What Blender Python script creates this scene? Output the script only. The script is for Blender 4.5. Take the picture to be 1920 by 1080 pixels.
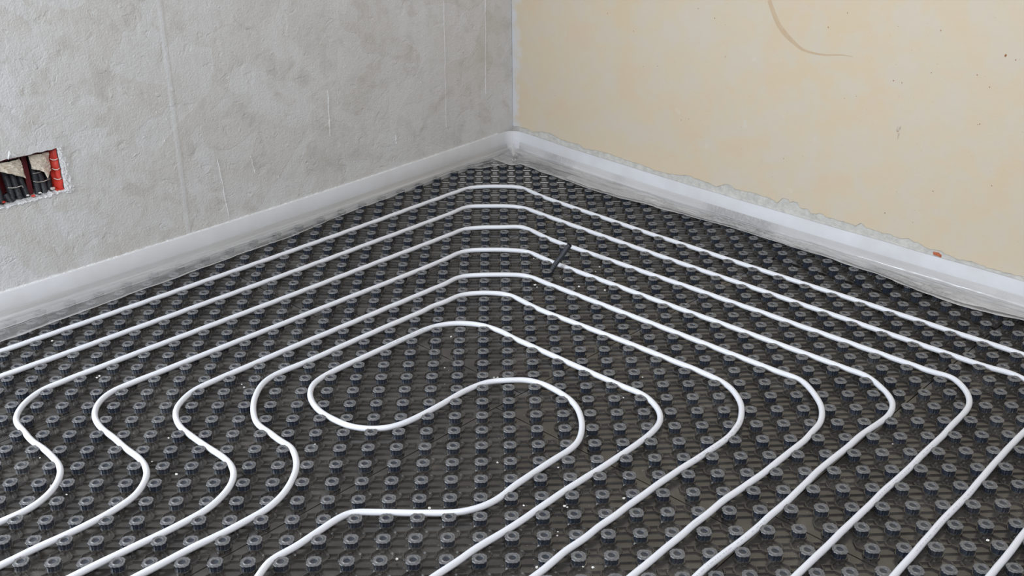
CF=[[0.02182, -0.08559], [0.00977, -0.22013], [-0.0097, 0.13801], [0.03355, 0.71889], [0.18858, 0.08791], [-0.14369, -0.44099], [-0.33635, -0.49316], [-0.08548, 0.07759], [-0.15194, -0.40724], [-0.28305, -0.29863]]
CAM=[1979.770998, 1.128611, 0.007797, -0.017498, -0.021554, -1.811288, 1.491423]
PIPES={
1:[(-1.7103,0.7750),(-1.6110,0.8694),(-1.5105,0.9654),(-1.4089,1.0631),(-1.3063,1.1623),(-1.2028,1.2629),(-1.0987,1.3649),(-0.9939,1.4681),(-0.8887,1.5726),(-0.7832,1.6782),(-0.6774,1.7847),(-0.5716,1.8923),(-0.4658,2.0006),(-0.3601,2.1098),(-0.2548,2.2197),(-0.2030,2.2882),(-0.1489,2.3226),(-0.0937,2.3400),(-0.0104,2.3475),(0.0450,2.3379),(0.0855,2.3146),(0.1255,2.2610),(0.1769,2.1922),(0.2795,2.0809),(0.3823,1.9715),(0.4852,1.8637),(0.5883,1.7575),(0.6913,1.6527),(0.7943,1.5490),(0.8971,1.4463),(0.9996,1.3444),(1.1018,1.2431),(1.2035,1.1422),(1.3048,1.0417),(1.4055,0.9412),(1.5055,0.8406),(1.6048,0.7397),(1.6381,0.7011),(1.6480,0.6434),(1.6402,0.5886),(1.6181,0.5429),(1.5798,0.4993),(1.5278,0.4451),(1.5085,0.4214),(1.3785,0.2936),(1.2469,0.1624),(1.1139,0.0280),(1.0435,-0.0453),(1.0047,-0.0823),(0.8272,-0.2728)],
2:[(-1.6077,0.6635),(-1.5054,0.7608),(-1.4018,0.8597),(-1.2972,0.9600),(-1.1916,1.0618),(-1.0851,1.1649),(-0.9780,1.2693),(-0.8703,1.3747),(-0.7622,1.4813),(-0.6538,1.5888),(-0.5453,1.6971),(-0.4368,1.8063),(-0.3284,1.9161),(-0.2203,2.0265),(-0.1700,2.0851),(-0.1316,2.1130),(-0.0650,2.1225),(0.0144,2.1137),(0.0668,2.0954),(0.1055,2.0648),(0.1554,2.0102),(0.2553,1.9030),(0.3554,1.7974),(0.4557,1.6932),(0.5560,1.5903),(0.6562,1.4884),(0.7563,1.3875),(0.8562,1.2872),(0.9559,1.1876),(1.0552,1.0883),(1.1541,0.9893),(1.2525,0.8903),(1.3503,0.7911),(1.3936,0.7593),(1.4210,0.7360),(1.4524,0.6621),(1.4444,0.6068),(1.4219,0.5605),(1.3830,0.5162),(1.3302,0.4612),(1.2844,0.4177),(1.2051,0.3374),(1.1225,0.2507),(1.0549,0.1791),(0.9800,0.1066),(0.9102,0.0334),(0.8443,-0.0357),(0.8042,-0.0769),(0.6973,-0.1907),(0.5902,-0.3061)],
3:[(-1.3636,-0.0516),(-1.2634,0.0481),(-1.1619,0.1488),(-1.1355,0.1730),(-1.1082,0.2040),(-1.0916,0.2496),(-1.0872,0.2972),(-1.0974,0.3468),(-1.1248,0.3899),(-1.1738,0.4411),(-1.2244,0.4848),(-1.2640,0.5332),(-1.2955,0.5687),(-1.3108,0.6150),(-1.3101,0.6759),(-1.2898,0.7358),(-1.2561,0.7740),(-1.2155,0.8174),(-1.1137,0.9167),(-1.0112,1.0171),(-0.9080,1.1185),(-0.8043,1.2209),(-0.7002,1.3241),(-0.5958,1.4281),(-0.4913,1.5327),(-0.3867,1.6380),(-0.2823,1.7438),(-0.2245,1.8036),(-0.1767,1.8539),(-0.1393,1.8790),(-0.0772,1.8917),(-0.0010,1.9008),(0.0618,1.8921),(0.0986,1.8588),(0.1340,1.8103),(0.1804,1.7523),(0.2836,1.6502),(0.3868,1.5493),(0.4901,1.4493),(0.5933,1.3503),(0.6964,1.2520),(0.7992,1.1542),(0.9018,1.0568),(1.0039,0.9596),(1.1056,0.8624),(1.2068,0.7651),(1.2408,0.7268),(1.2508,0.6685),(1.2425,0.6127),(1.2197,0.5659),(1.1803,0.5210),(1.1268,0.4653),(1.1071,0.4411),(1.0310,0.3654),(0.9517,0.2827),(0.8804,0.2150),(0.8139,0.1455),(0.7347,0.0659),(0.6754,0.0039),(0.6004,-0.0714),(0.4932,-0.1851),(0.3859,-0.3001)],
4:[(-1.3002,-0.2060),(-1.2001,-0.1047),(-1.0986,-0.0027),(-1.0372,0.0591),(-0.9601,0.1313),(-0.9170,0.1837),(-0.8863,0.2335),(-0.8769,0.2858),(-0.8837,0.3351),(-0.9133,0.3868),(-0.9645,0.4350),(-1.0159,0.4909),(-1.0504,0.5230),(-1.0864,0.5687),(-1.1050,0.6153),(-1.1097,0.6697),(-1.0915,0.7254),(-1.0516,0.7750),(-1.0073,0.8154),(-0.9032,0.9153),(-0.7985,1.0161),(-0.6933,1.1177),(-0.5878,1.2199),(-0.4821,1.3227),(-0.3762,1.4260),(-0.2704,1.5297),(-0.2039,1.6008),(-0.1583,1.6522),(-0.1111,1.6747),(-0.0512,1.6788),(0.0200,1.6671),(0.0675,1.6577),(0.1029,1.6324),(0.1698,1.5529),(0.2839,1.4402),(0.3980,1.3287),(0.5121,1.2180),(0.6260,1.1081),(0.7395,0.9986),(0.8527,0.8894),(0.9654,0.7801),(1.0010,0.7489),(1.0214,0.6969),(1.0315,0.6397),(1.0287,0.5917),(1.0065,0.5456),(0.9725,0.5077),(0.9258,0.4710),(0.8922,0.4411),(0.8420,0.3884),(0.7548,0.3048),(0.6850,0.2257),(0.6203,0.1559),(0.5805,0.1177),(0.5518,0.0851),(0.4956,0.0312),(0.4424,-0.0160),(0.3906,-0.0657),(0.2833,-0.1789),(0.1761,-0.2932)],
5:[(-1.1314,-0.2453),(-1.0299,-0.1416),(-0.9272,-0.0374),(-0.8537,0.0318),(-0.7610,0.1164),(-0.7043,0.1779),(-0.6811,0.2227),(-0.6677,0.2747),(-0.6717,0.3291),(-0.7058,0.3866),(-0.7652,0.4411),(-0.8193,0.4950),(-0.8524,0.5298),(-0.8820,0.5822),(-0.8912,0.6358),(-0.8749,0.6975),(-0.8405,0.7509),(-0.7961,0.8005),(-0.6853,0.9122),(-0.5741,1.0247),(-0.4626,1.1377),(-0.3509,1.2512),(-0.2391,1.3651),(-0.1969,1.4175),(-0.1528,1.4469),(-0.0964,1.4667),(-0.0168,1.4719),(0.0511,1.4564),(0.0956,1.4288),(0.1487,1.3726),(0.2679,1.2572),(0.3870,1.1427),(0.5060,1.0289),(0.6247,0.9155),(0.7430,0.8021),(0.7902,0.7627),(0.8196,0.7174),(0.8331,0.6456),(0.8338,0.5839),(0.8204,0.5315),(0.7961,0.4874),(0.7763,0.4659),(0.7487,0.4269),(0.6678,0.3468),(0.6239,0.3008),(0.5513,0.2347),(0.4980,0.1896),(0.4230,0.1173),(0.3506,0.0398),(0.2818,-0.0374),(0.2496,-0.0685),(0.1424,-0.1814),(0.0354,-0.2951)],
6:[(-0.9966,-0.2455),(-0.8941,-0.1402),(-0.7905,-0.0345),(-0.7105,0.0370),(-0.6257,0.1128),(-0.5844,0.1599),(-0.5720,0.1743),(-0.5465,0.2190),(-0.5275,0.2708),(-0.5216,0.3304),(-0.5301,0.3816),(-0.5514,0.4290),(-0.5838,0.4600),(-0.6146,0.4977),(-0.6532,0.5367),(-0.6750,0.5826),(-0.6863,0.6310),(-0.6914,0.6779),(-0.6866,0.7418),(-0.6665,0.7929),(-0.6253,0.8372),(-0.5746,0.8793),(-0.4648,0.9927),(-0.3548,1.1065),(-0.2447,1.2206),(-0.2033,1.2483),(-0.1488,1.3007),(-0.0749,1.3176),(-0.0093,1.3073),(0.0210,1.2901),(0.0836,1.2142),(0.1242,1.1703),(0.2291,1.0755),(0.3339,0.9811),(0.4386,0.8870),(0.5430,0.7930),(0.5835,0.7467),(0.6126,0.6875),(0.6234,0.6173),(0.6155,0.5571),(0.5975,0.5058),(0.5752,0.4717),(0.5639,0.4506),(0.4854,0.3752),(0.3889,0.2877),(0.2795,0.1806),(0.1787,0.0861),(0.0844,-0.0105),(0.0481,-0.0605),(-0.0589,-0.1725),(-0.1655,-0.2852)],
7:[(-0.3750,-0.2770),(-0.2691,-0.1658),(-0.1627,-0.0549),(-0.0650,0.0422),(0.0003,0.1005),(0.1282,0.2311),(0.2323,0.3311),(0.3377,0.4389),(0.3706,0.4810),(0.3932,0.5183),(0.3997,0.5635),(0.3860,0.6176),(0.3562,0.6670),(0.3063,0.7113),(0.1999,0.8184),(0.0933,0.9256),(0.0160,1.0034),(-0.0119,1.0389),(-0.0731,1.0851),(-0.1352,1.1015),(-0.1968,1.0934),(-0.2566,1.0598),(-0.3133,1.0021),(-0.4730,0.8401),(-0.5158,0.7912),(-0.5425,0.7447),(-0.5444,0.6945),(-0.5321,0.6523),(-0.5115,0.6109),(-0.4697,0.5661),(-0.4232,0.5299),(-0.3796,0.5126),(-0.3277,0.5111),(-0.2776,0.5319),(-0.2280,0.5759),(-0.1773,0.6279),(-0.1250,0.6888),(-0.0888,0.7197),(-0.0519,0.7412),(0.0040,0.7483),(0.0488,0.7484),(0.0963,0.7250),(0.1383,0.6807),(0.1683,0.6379),(0.1859,0.5832),(0.1904,0.5307),(0.1869,0.4865),(0.1751,0.4377),(0.1452,0.3945),(0.1032,0.3545),(0.0520,0.3001),(0.0028,0.2477),(-0.0196,0.2146),(-0.0661,0.1753),(-0.1117,0.1567),(-0.1574,0.1531),(-0.2490,0.1570),(-0.3256,0.1607),(-0.3654,0.1618),(-0.3985,0.1354),(-0.4368,0.0890),(-0.4738,0.0442),(-0.5181,0.0012),(-0.5356,-0.0410),(-0.5841,-0.2095)],
}
EDGE_R=[(38.554, 0.124), (36.982, 0.134), (35.981, 0.129), (34.675, 0.145), (33.714, 0.147), (33.079, 0.138), (32.142, 0.135), (30.615, 0.14), (30.01, 0.131), (27.958, 0.14), (25.966, 0.137), (24.035, 0.134), (21.895, 0.13), (21.064, 0.132), (19.35, 0.147), (18.099, 0.143), (16.622, 0.137), (15.934, 0.154), (15.375, 0.159), (14.975, 0.147), (13.226, 0.153), (12.224, 0.151), (11.397, 0.142), (11.008, 0.165), (10.568, 0.165), (10.37, 0.155), (10.131, 0.164), (9.738, 0.164), (9.564, 0.145), (8.925, 0.148), (8.596, 0.136), (7.986, 0.146), (7.423, 0.14), (5.778, 0.142), (5.154, 0.137), (4.8, 0.154), (4.372, 0.144), (3.377, 0.142), (1.816, 0.139), (1.378, 0.145), (0.608, 0.14), (-0.291, 0.128), (-1.005, 0.135), (-1.403, 0.126), (-2.32, 0.122), (-3.364, 0.128), (-4.081, 0.124), (-5.129, 0.122), (-5.972, 0.123), (-6.468, 0.126)]
NICHE=[(-4.216, 0.523), (-2.89, 0.524), (-1.702, 0.525), (-0.665, 0.522), (-0.659, 0.46), (-0.599, 0.387), (-1.603, 0.382), (-2.468, 0.383), (-3.503, 0.38), (-4.836, 0.383)]
GROOVES_L=[[(7.631, 0.914), (7.69, 0.829), (7.695, 0.726), (7.55, 0.585), (7.401, 0.44), (7.344, 0.308), (7.463, 0.189), (7.625, 0.106)], [(20.029, 0.496), (19.877, 0.322)], [(36.668, 0.71), (36.523, 0.312)], [(31.936, 0.744), (31.733, 0.214)], [(26.223, 0.252), (26.222, 0.212)], [(10.283, 0.348), (10.593, 0.123)], [(12.913, 0.329), (13.138, 0.262)], [(36.778, 0.676), (36.749, 0.621)], [(30.734, 0.753), (30.316, 0.137)], [(29.837, 0.76), (29.605, 0.146)]]
ARC_R=[(13.644, 0.852), (13.275, 0.818), (12.763, 0.777), (12.066, 0.745), (11.393, 0.723), (10.738, 0.706), (9.912, 0.7), (8.916, 0.701), (7.765, 0.71), (6.996, 0.71)]
SPOTS_R=[(-2.733, 0.789), (-3.367, 0.781), (3.987, 0.657), (3.397, 0.655), (3.186, 0.497), (7.764, 0.847), (9.002, 0.792), (20.272, 0.359), (19.596, 0.371), (16.778, 0.632), (25.189, 0.661), (27.84, 0.71), (24.11, 0.532), (22.741, 0.546), (-1.273, 0.719), (-2.145, 0.689), (1.594, 0.702), (3.204, 0.212), (1.202, 0.206), (-1.86, 0.57), (-1.984, 0.573), (1.425, 0.834), (6.403, 0.584), (7.217, 0.569), (33.569, 0.577), (19.394, 0.786), (17.923, 0.762), (0.207, 0.327), (-3.416, 0.39), (11.263, 0.312)]
BRICK=[(-0.409, 0.126), (-0.843, 0.129), (-1.16, 0.122), (-1.157, 0.112), (-0.6, 0.114), (-0.446, 0.115)]
FILM_L=[(-7.61, 35.52), (-4.54, 35.79), (-0.02, 36.0), (4.6, 36.32), (11.33, 36.6), (14.79, 36.63), (20.25, 37.36), (24.31, 37.44), (29.66, 37.82), (32.94, 38.01), (34.22, 36.75), (36.45, 35.98)]
FILM_R=[(35.38, 36.52), (35.15, 37.31), (33.54, 37.33), (29.77, 37.26), (27.32, 37.14), (24.11, 37.34), (22.25, 37.73), (17.9, 38.09), (13.97, 38.5), (9.69, 38.38), (5.89, 38.43), (2.56, 38.2), (-0.82, 37.49), (-3.81, 37.21), (-7.61, 37.93)]
CRUMBS=[(-1.381,1.045),(-1.217,1.006),(-1.169,0.817),(-1.165,0.826),(-1.315,0.953),(-0.748,0.768),(-0.737,0.751),(-1.055,0.264),(0.381,0.772),(0.315,0.664),(0.218,1.420),(0.201,1.434),(0.188,1.456),(0.210,1.499),(0.100,1.395),(0.106,1.378),(0.029,0.191),(0.124,0.186),(0.130,0.182),(0.051,-0.025),(0.150,-0.026),(0.171,-0.029),(-0.251,0.009),(-0.031,0.366),(-0.190,0.187),(0.085,0.340),(0.118,0.341),(0.103,0.093),(0.101,0.080),(-0.039,0.782),(-0.029,0.782),(-0.181,0.844),(-0.169,1.034),(-0.879,0.500),(-0.891,0.395),(0.104,1.617),(0.116,1.617),(0.330,1.535),(0.313,1.496),(0.330,1.345),(-1.178,0.420),(-1.105,0.299),(-0.861,0.363),(-0.854,0.385),(-0.847,0.349),(-0.815,0.339),(0.247,1.377),(0.636,0.872),(1.152,0.828),(-0.496,0.457),(-0.395,0.930),(0.970,0.419),(1.049,0.037),(0.265,0.212)]
STUB=(0.164,1.492)
import bpy, math, random
import numpy as np
random.seed(7); rng=np.random.default_rng(7)
sc=bpy.context.scene
for o in list(bpy.data.objects): bpy.data.objects.remove(o)

# ---------------------------------------------------------------- camera, world, light, exposure
H=.024                                   # stud height above the mat
B=.0707                                  # stud pitch (rows and columns); wall lines are 50 mm apart
cam_d=bpy.data.cameras.new('camera'); cam=bpy.data.objects.new('camera',cam_d); sc.collection.objects.link(cam)
cam_d.sensor_width=36; cam_d.lens=CAM[0]/1920*36; cam_d.clip_start=.05
cam.rotation_euler=CAM[1:4]; cam.location=(CAM[4],CAM[5],CAM[6]+H)
sc.camera=cam
sc.view_settings.view_transform='Standard'; sc.view_settings.look='None'
sc.view_settings.gamma=1; sc.view_settings.use_curve_mapping=False
sc.view_settings.exposure=0.36
w=bpy.data.worlds.new('world'); sc.world=w; w.use_nodes=True
w.node_tree.nodes['Background'].inputs[0].default_value=(.93,.96,1,1)
w.node_tree.nodes['Background'].inputs[1].default_value=.36
def area(name,loc,target,sx,sy,power,col):
    d=bpy.data.lights.new(name,'AREA'); d.shape='RECTANGLE'; d.size=sx; d.size_y=sy; d.energy=power; d.color=col
    o=bpy.data.objects.new(name,d); sc.collection.objects.link(o); o.location=loc
    from mathutils import Vector
    o.rotation_euler=(Vector(target)-Vector(loc)).to_track_quat('-Z','Y').to_euler(); return o
area('window_daylight',(-3.0,-.45,1.35),(.3,1.0,.1),1.2,1.4,92,(.84,.92,1))
area('overhead_fill',(.35,-1.8,3.0),(-.3,1.2,.1),2.4,1.8,62,(.97,.98,1))  # added fill lamp above and behind the camera, brightens ridge glints and left wall

# ---------------------------------------------------------------- helpers
def P2(i,j):
    """stud lattice (column, row) -> metres on the floor; a smooth warp builds the lens distortion into mats and walls"""
    i=np.asarray(i,float); j=np.asarray(j,float)
    ic=np.clip(i,-26,26); jc=np.clip(j,-1.5,41)
    u=ic/20; v=(jc-15)/20; k=0; X=i.copy(); Y=j.copy()
    for a in range(4):
        for c in range(4-a):
            t=u**a*v**c; X=X+t*CF[k][0]; Y=Y+t*CF[k][1]; k+=1
    return X*B,Y*B
def PUV(U,V): return P2((np.asarray(V)-np.asarray(U))/2,(np.asarray(V)+np.asarray(U))/2)
UL,VR=38.4,39.8                          # faces of the edge strips, in wall lines
WL,WR=UL+.16,VR+.16                      # wall faces
def wall(side,t,z,off=0):
    """t runs along the wall (50 mm steps), z up, off into the wall (50 mm steps)"""
    t=np.asarray(t,float)
    x,y=PUV(WL+off+0*t,t) if side=='L' else PUV(t,WR+off+0*t)
    return x,y,np.asarray(z,float)+0*x
def mesh(name,v,f,mat=None,parent=None,uv=None,mi=None,smooth=False,link=True):
    me=bpy.data.meshes.new(name); me.from_pydata([tuple(map(float,p)) for p in v],[],[tuple(map(int,q)) for q in f])
    mats=mat if isinstance(mat,(list,tuple)) else [mat]
    for m in mats:
        if m: me.materials.append(m)
    if mi is not None: me.polygons.foreach_set('material_index',list(map(int,mi)))
    if uv is not None:
        L=me.uv_layers.new(name='UVMap'); idx=np.empty(len(me.loops),int); me.loops.foreach_get('vertex_index',idx)
        L.data.foreach_set('uv',np.asarray(uv,float)[idx].ravel())
    if smooth: me.polygons.foreach_set('use_smooth',[True]*len(me.polygons))
    me.update()
    o=bpy.data.objects.new(name,me)
    if link: sc.collection.objects.link(o)
    if parent: o.parent=parent
    return o
def tag(o,label=None,cat=None,group=None,kind=None):
    if label: o['label']=label
    if cat: o['category']=cat
    if group: o['group']=group
    if kind: o['kind']=kind
    return o
def empty(name,loc,label,cat,group=None):
    o=bpy.data.objects.new(name,None); o.empty_display_size=.05; o.location=loc; sc.collection.objects.link(o)
    return tag(o,label,cat,group)
class MB:
    def __init__(s): s.v=[];s.f=[];s.m=[];s.uv=[]
    def add(s,v,f,m=0,uv=None):
        n=len(s.v); s.v+=[tuple(p) for p in v]; s.f+=[tuple(n+k for k in q) for q in f]; s.m+=[m]*len(f)
        s.uv+=list(uv) if uv is not None else [(0,0)]*len(v)
    def grid(s,X,Y,Z,m=0,uv=None,flip=False):
        a,b=X.shape; v=np.stack([X,Y,Z],-1).reshape(-1,3); f=[]
        for i in range(a-1):
            for j in range(b-1):
                q=(i*b+j,(i+1)*b+j,(i+1)*b+j+1,i*b+j+1); f.append(q[::-1] if flip else q)
        s.add(v,f,m,uv.reshape(-1,2) if uv is not None else None)
    def build(s,name,mat,parent=None,smooth=False): return mesh(name,s.v,s.f,mat,parent,s.uv,s.m,smooth)
def tube(path,r,n=12,cap=True,rf=None):
    """tube along 3-D points; r a number or per-point list; returns verts, faces, uv (length, turn)"""
    p=np.asarray(path,float); T=np.gradient(p,axis=0); T/=np.linalg.norm(T,axis=1)[:,None]
    up=np.array([0,0,1.]) if abs(T[:,2]).max()<.9 else np.array([1.,.3,0])
    S=np.cross(T,up); S/=np.linalg.norm(S,axis=1)[:,None]; N=np.cross(S,T)
    L=np.r_[0,np.cumsum(np.linalg.norm(np.diff(p,axis=0),axis=1))]
    R=np.broadcast_to(np.asarray(r,float),(len(p),)); a=np.arange(n+1)/n*2*np.pi
    v=(p[:,None]+R[:,None,None]*(np.cos(a)[None,:,None]*S[:,None]+np.sin(a)[None,:,None]*N[:,None])).reshape(-1,3)
    uv=[(l,k/n) for l in L for k in range(n+1)]; f=[]; m=n+1
    for i in range(len(p)-1):
        for k in range(n): f.append((i*m+k,i*m+k+1,(i+1)*m+k+1,(i+1)*m+k))
    if cap: f+= [tuple(range(n-1,-1,-1))[::1],tuple((len(p)-1)*m+k for k in range(n))]
    return v,f,uv
def catmull(pts,step):
    p=np.asarray(pts,float); q=np.vstack([2*p[0]-p[1],p,2*p[-1]-p[-2]]); out=[]
    for k in range(1,len(q)-2):
        n=max(2,int(np.linalg.norm(q[k+1]-q[k])/step)); t=np.arange(n)[:,None]/n
        a,b,c,d=q[k-1],q[k],q[k+1],q[k+2]
        out.append(.5*(2*b+(c-a)*t+(2*a-5*b+4*c-d)*t**2+(3*b-a-3*c+d)*t**3))
    out.append(p[-1:]); return np.vstack(out)
def fnoise(x,seed,oct=3):
    r=np.random.default_rng(seed); out=0*np.asarray(x,float)
    for o in range(oct):
        tb=r.uniform(-1,1,4096); xx=np.asarray(x)*2**o+500; k=np.floor(xx).astype(int); f=xx-k; f=f*f*(3-2*f)
        out=out+(tb[k%4096]*(1-f)+tb[(k+1)%4096]*f)/2**o
    return out

# ---------------------------------------------------------------- materials
class N:
    def __init__(s,name):
        s.m=bpy.data.materials.new(name); s.m.use_nodes=True; s.t=s.m.node_tree; s.b=s.t.nodes['Principled BSDF']; s.out=s.t.nodes['Material Output']
    def n(s,t,**k):
        x=s.t.nodes.new(t)
        for a,b in k.items():
            if a.startswith('i_'):
                key=a[2:]; key=int(key) if key.isdigit() else key.replace('_',' ')
                x.inputs[key].default_value=b
            else: setattr(x,a,b)
        return x
    def l(s,a,b): s.t.links.new(a,b)
    def noise(s,vec,scale,detail=4,rough=.55,dist=0):
        x=s.n('ShaderNodeTexNoise'); x.inputs['Scale'].default_value=scale; x.inputs['Detail'].default_value=detail
        x.inputs['Roughness'].default_value=rough; x.inputs['Distortion'].default_value=dist
        if vec: s.l(vec,x.inputs['Vector'])
        return x.outputs['Fac']
    def ramp(s,fac,stops):
        x=s.n('ShaderNodeValToRGB'); e=x.color_ramp.elements
        while len(e)<len(stops): e.new(.5)
        for k,(p,c) in enumerate(stops):
            e[k].position=p; e[k].color=(c,c,c,1) if isinstance(c,(int,float)) else (*c,1)
        s.l(fac,x.inputs[0]); return x.outputs[0]
    def mix(s,fac,a,b):
        x=s.n('ShaderNodeMix',data_type='RGBA')
        for sock,v in ((x.inputs[0],fac),(x.inputs[6],a),(x.inputs[7],b)):
            if isinstance(v,(int,float)): sock.default_value=v
            elif isinstance(v,tuple): sock.default_value=(*v,1)
            else: s.l(v,sock)
        return x.outputs[2]
    def math(s,op,a,b=None,clamp=False):
        x=s.n('ShaderNodeMath',operation=op); x.use_clamp=clamp
        for k,v in enumerate((a,b)):
            if v is None: continue
            if isinstance(v,(int,float)): x.inputs[k].default_value=v
            else: s.l(v,x.inputs[k])
        return x.outputs[0]
    def bump(s,h,strength,dist=.002,prev=None):
        x=s.n('ShaderNodeBump'); x.inputs['Strength'].default_value=strength; x.inputs['Distance'].default_value=dist
        s.l(h,x.inputs['Height'])
        if prev: s.l(prev,x.inputs['Normal'])
        return x.outputs[0]
    def set(s,**k):
        for a,v in k.items():
            i=s.b.inputs[a.replace('_',' ')]
            if isinstance(v,(int,float)): i.default_value=v
            elif isinstance(v,tuple): i.default_value=(*v,1)
            else: s.l(v,i)
        return s.m
def uvc(M): return M.n('ShaderNodeTexCoord').outputs['UV']
def objc(M): return M.n('ShaderNodeTexCoord').outputs['Object']
def posc(M): return M.n('ShaderNodeNewGeometry').outputs['Position']
def stretch(M,vec,s):
    x=M.n('ShaderNodeMapping'); x.inputs['Scale'].default_value=s; M.l(vec,x.inputs['Vector']); return x.outputs[0]

def mat_wall_left():
    M=N('grey_plaster'); c=uvc(M)
    big=M.noise(c,2.6,5,.6,.6); mid=M.noise(c,11,5,.6,.8); fine=M.noise(c,160,3,.6); vert=M.noise(stretch(M,c,(45,4,1)),1,4,.6)
    col=M.mix(M.ramp(big,[(.35,0),(.65,1)]),(.575,.558,.535),(.65,.645,.65))
    col=M.mix(M.ramp(mid,[(.3,.8),(.5,0),(1,0)]),col,(.50,.48,.45))
    low=M.n('ShaderNodeSeparateXYZ'); M.l(c,low.inputs[0]); u,v=low.outputs[0],low.outputs[1]
    # trowel patches with soft rims
    patch=M.ramp(M.noise(c,4.3,2,.4,1.2),[(.52,0),(.54,1)])
    col=M.mix(M.math('MULTIPLY',patch,.35),col,(.68,.685,.70))
    # smooth vertical screed joint
    d=M.math('ABSOLUTE',M.math('SUBTRACT',u,M.math('ADD',.365,M.math('MULTIPLY',v,.022))))
    seam=M.ramp(M.math('MULTIPLY',d,20),[(.08,1),(.26,0)])
    d2=M.math('ABSOLUTE',M.math('SUBTRACT',u,M.math('ADD',1.487,M.math('MULTIPLY',v,.012))))
    seam2=M.ramp(M.math('MULTIPLY',d2,20),[(.15,1),(.5,0)])
    sm=M.math('MAXIMUM',seam,M.math('MULTIPLY',seam2,.6))
    col=M.mix(M.math('MULTIPLY',sm,.4),col,(.64,.645,.655))
    edge=M.ramp(M.math('MULTIPLY',M.math('ABSOLUTE',M.math('SUBTRACT',u,M.math('ADD',.374,M.math('MULTIPLY',v,.022)))),20),[(0,.3),(.14,0)])
    col=M.mix(edge,col,(.54,.525,.50))
    pit=M.ramp(M.noise(c,70,2,.5),[(.0,0),(.22,1),(.24,0),(1,0)])
    rough=M.math('SUBTRACT',1,M.math('MULTIPLY',sm,.35))
    area_=M.ramp(M.noise(c,5,3,.6,.3),[(.35,.25),(.65,1)])
    h=M.math('ADD',M.math('MULTIPLY',M.math('MULTIPLY',M.noise(c,42,6,.68,.2),area_),.9),M.math('MULTIPLY',vert,.35))
    h=M.math('ADD',h,M.math('MULTIPLY',fine,.5))
    blot=M.ramp(M.noise(c,17,3,.5,.8),[(.62,0),(.66,.5),(.9,1)]); h=M.math('ADD',h,M.math('MULTIPLY',blot,.5)); h=M.math('ADD',M.math('MULTIPLY',h,rough),M.math('MULTIPLY',patch,.12))
    pits=M.ramp(M.noise(c,38,1,.3),[(.2,0),(.27,1)]); h=M.math('MULTIPLY',h,M.math('ADD',.6,M.math('MULTIPLY',pits,.4)))
    return M.set(Base_Color=col,Roughness=.9,Normal=M.bump(h,.55,.008))
def mat_wall_right():
    M=N('cream_plaster'); c=uvc(M)
    big=M.noise(c,2.2,4,.55,.4); mid=M.noise(c,9,5,.6,.5); spk=M.noise(c,140,2,.6)
    col=M.mix(M.ramp(big,[(.3,0),(.7,1)]),(.615,.505,.355),(.60,.525,.41))
    col=M.mix(M.ramp(mid,[(.40,.75),(.56,0)]),col,(.59,.53,.44))
    col=M.mix(M.ramp(M.noise(c,5.5,4,.6),[(.50,0),(.68,.4)]),col,(.64,.49,.34))
    col=M.mix(M.ramp(spk,[(.68,0),(.75,.35)]),col,(.55,.36,.2))
    s=M.n('ShaderNodeSeparateXYZ'); M.l(c,s.inputs[0])
    # worn grey-white strip down the corner
    e=M.math('ADD',M.math('MULTIPLY',M.math('SUBTRACT',s.outputs[0],1.868),13),M.math('MULTIPLY',M.math('SUBTRACT',M.noise(c,14,5,.7),.5),2.4))
    col=M.mix(M.ramp(e,[(0,0),(.55,.75),(1,1)]),col,(.62,.63,.66))
    # the cream fades near the lower, chipped edge
    lo=M.math('ADD',M.math('MULTIPLY',s.outputs[1],-5),M.math('MULTIPLY',M.noise(c,7,4,.6),1.0))
    col=M.mix(M.math('MULTIPLY',M.ramp(lo,[(0,0),(.2,0),(.6,0)]),1),col,(.66,.62,.54))
    wv=M.ramp(M.noise(c,16,2,.5),[(.70,0),(.76,.25)]); col=M.mix(wv,col,(.66,.64,.58))
    h=M.math('ADD',M.noise(c,30,5,.6),M.math('MULTIPLY',spk,.3))
    return M.set(Base_Color=col,Roughness=.85,Normal=M.bump(h,.25,.003))
def mat_rough(name,a,b,scale=60,bump=.6,dist=.004,rough=.9):
    M=N(name); c=posc(M); col=M.mix(M.ramp(M.noise(c,scale,5,.6),[(.35,0),(.65,1)]),a,b)
    return M.set(Base_Color=col,Roughness=rough,Normal=M.bump(M.noise(c,scale*2.2,5,.65),bump,dist))
def mat_mat(stud=False):
    M=N('black_plastic_stud' if stud else 'black_plastic_mat'); c=posc(M)
    dust=M.ramp(M.noise(c,9,5,.65,.5),[(.42,0),(.75,1)]); grit=M.noise(c,420,2,.6)
    base=(.020,.026,.040) if stud else (.034,.031,.029)
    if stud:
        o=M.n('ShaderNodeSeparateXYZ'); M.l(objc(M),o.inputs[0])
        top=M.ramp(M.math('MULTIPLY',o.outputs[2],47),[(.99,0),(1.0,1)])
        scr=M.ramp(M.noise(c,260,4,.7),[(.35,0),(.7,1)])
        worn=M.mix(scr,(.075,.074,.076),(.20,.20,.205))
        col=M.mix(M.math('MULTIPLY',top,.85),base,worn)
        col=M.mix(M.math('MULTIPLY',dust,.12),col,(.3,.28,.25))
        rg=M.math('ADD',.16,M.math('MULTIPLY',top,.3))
        return M.set(Base_Color=col,Roughness=rg,Specular_IOR_Level=.62,Normal=M.bump(M.noise(c,600,3,.6),.15,.0005))
    col=M.mix(M.math('MULTIPLY',dust,.28),base,(.17,.155,.135))
    col=M.mix(M.ramp(M.math('MULTIPLY',grit,M.math('ADD',.8,M.math('MULTIPLY',dust,.35))),[(.62,0),(.72,.5)]),col,(.32,.30,.27))
    return M.set(Base_Color=col,Roughness=.2,Specular_IOR_Level=.9,Normal=M.bump(M.noise(c,350,3,.6),.2,.0006))
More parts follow.
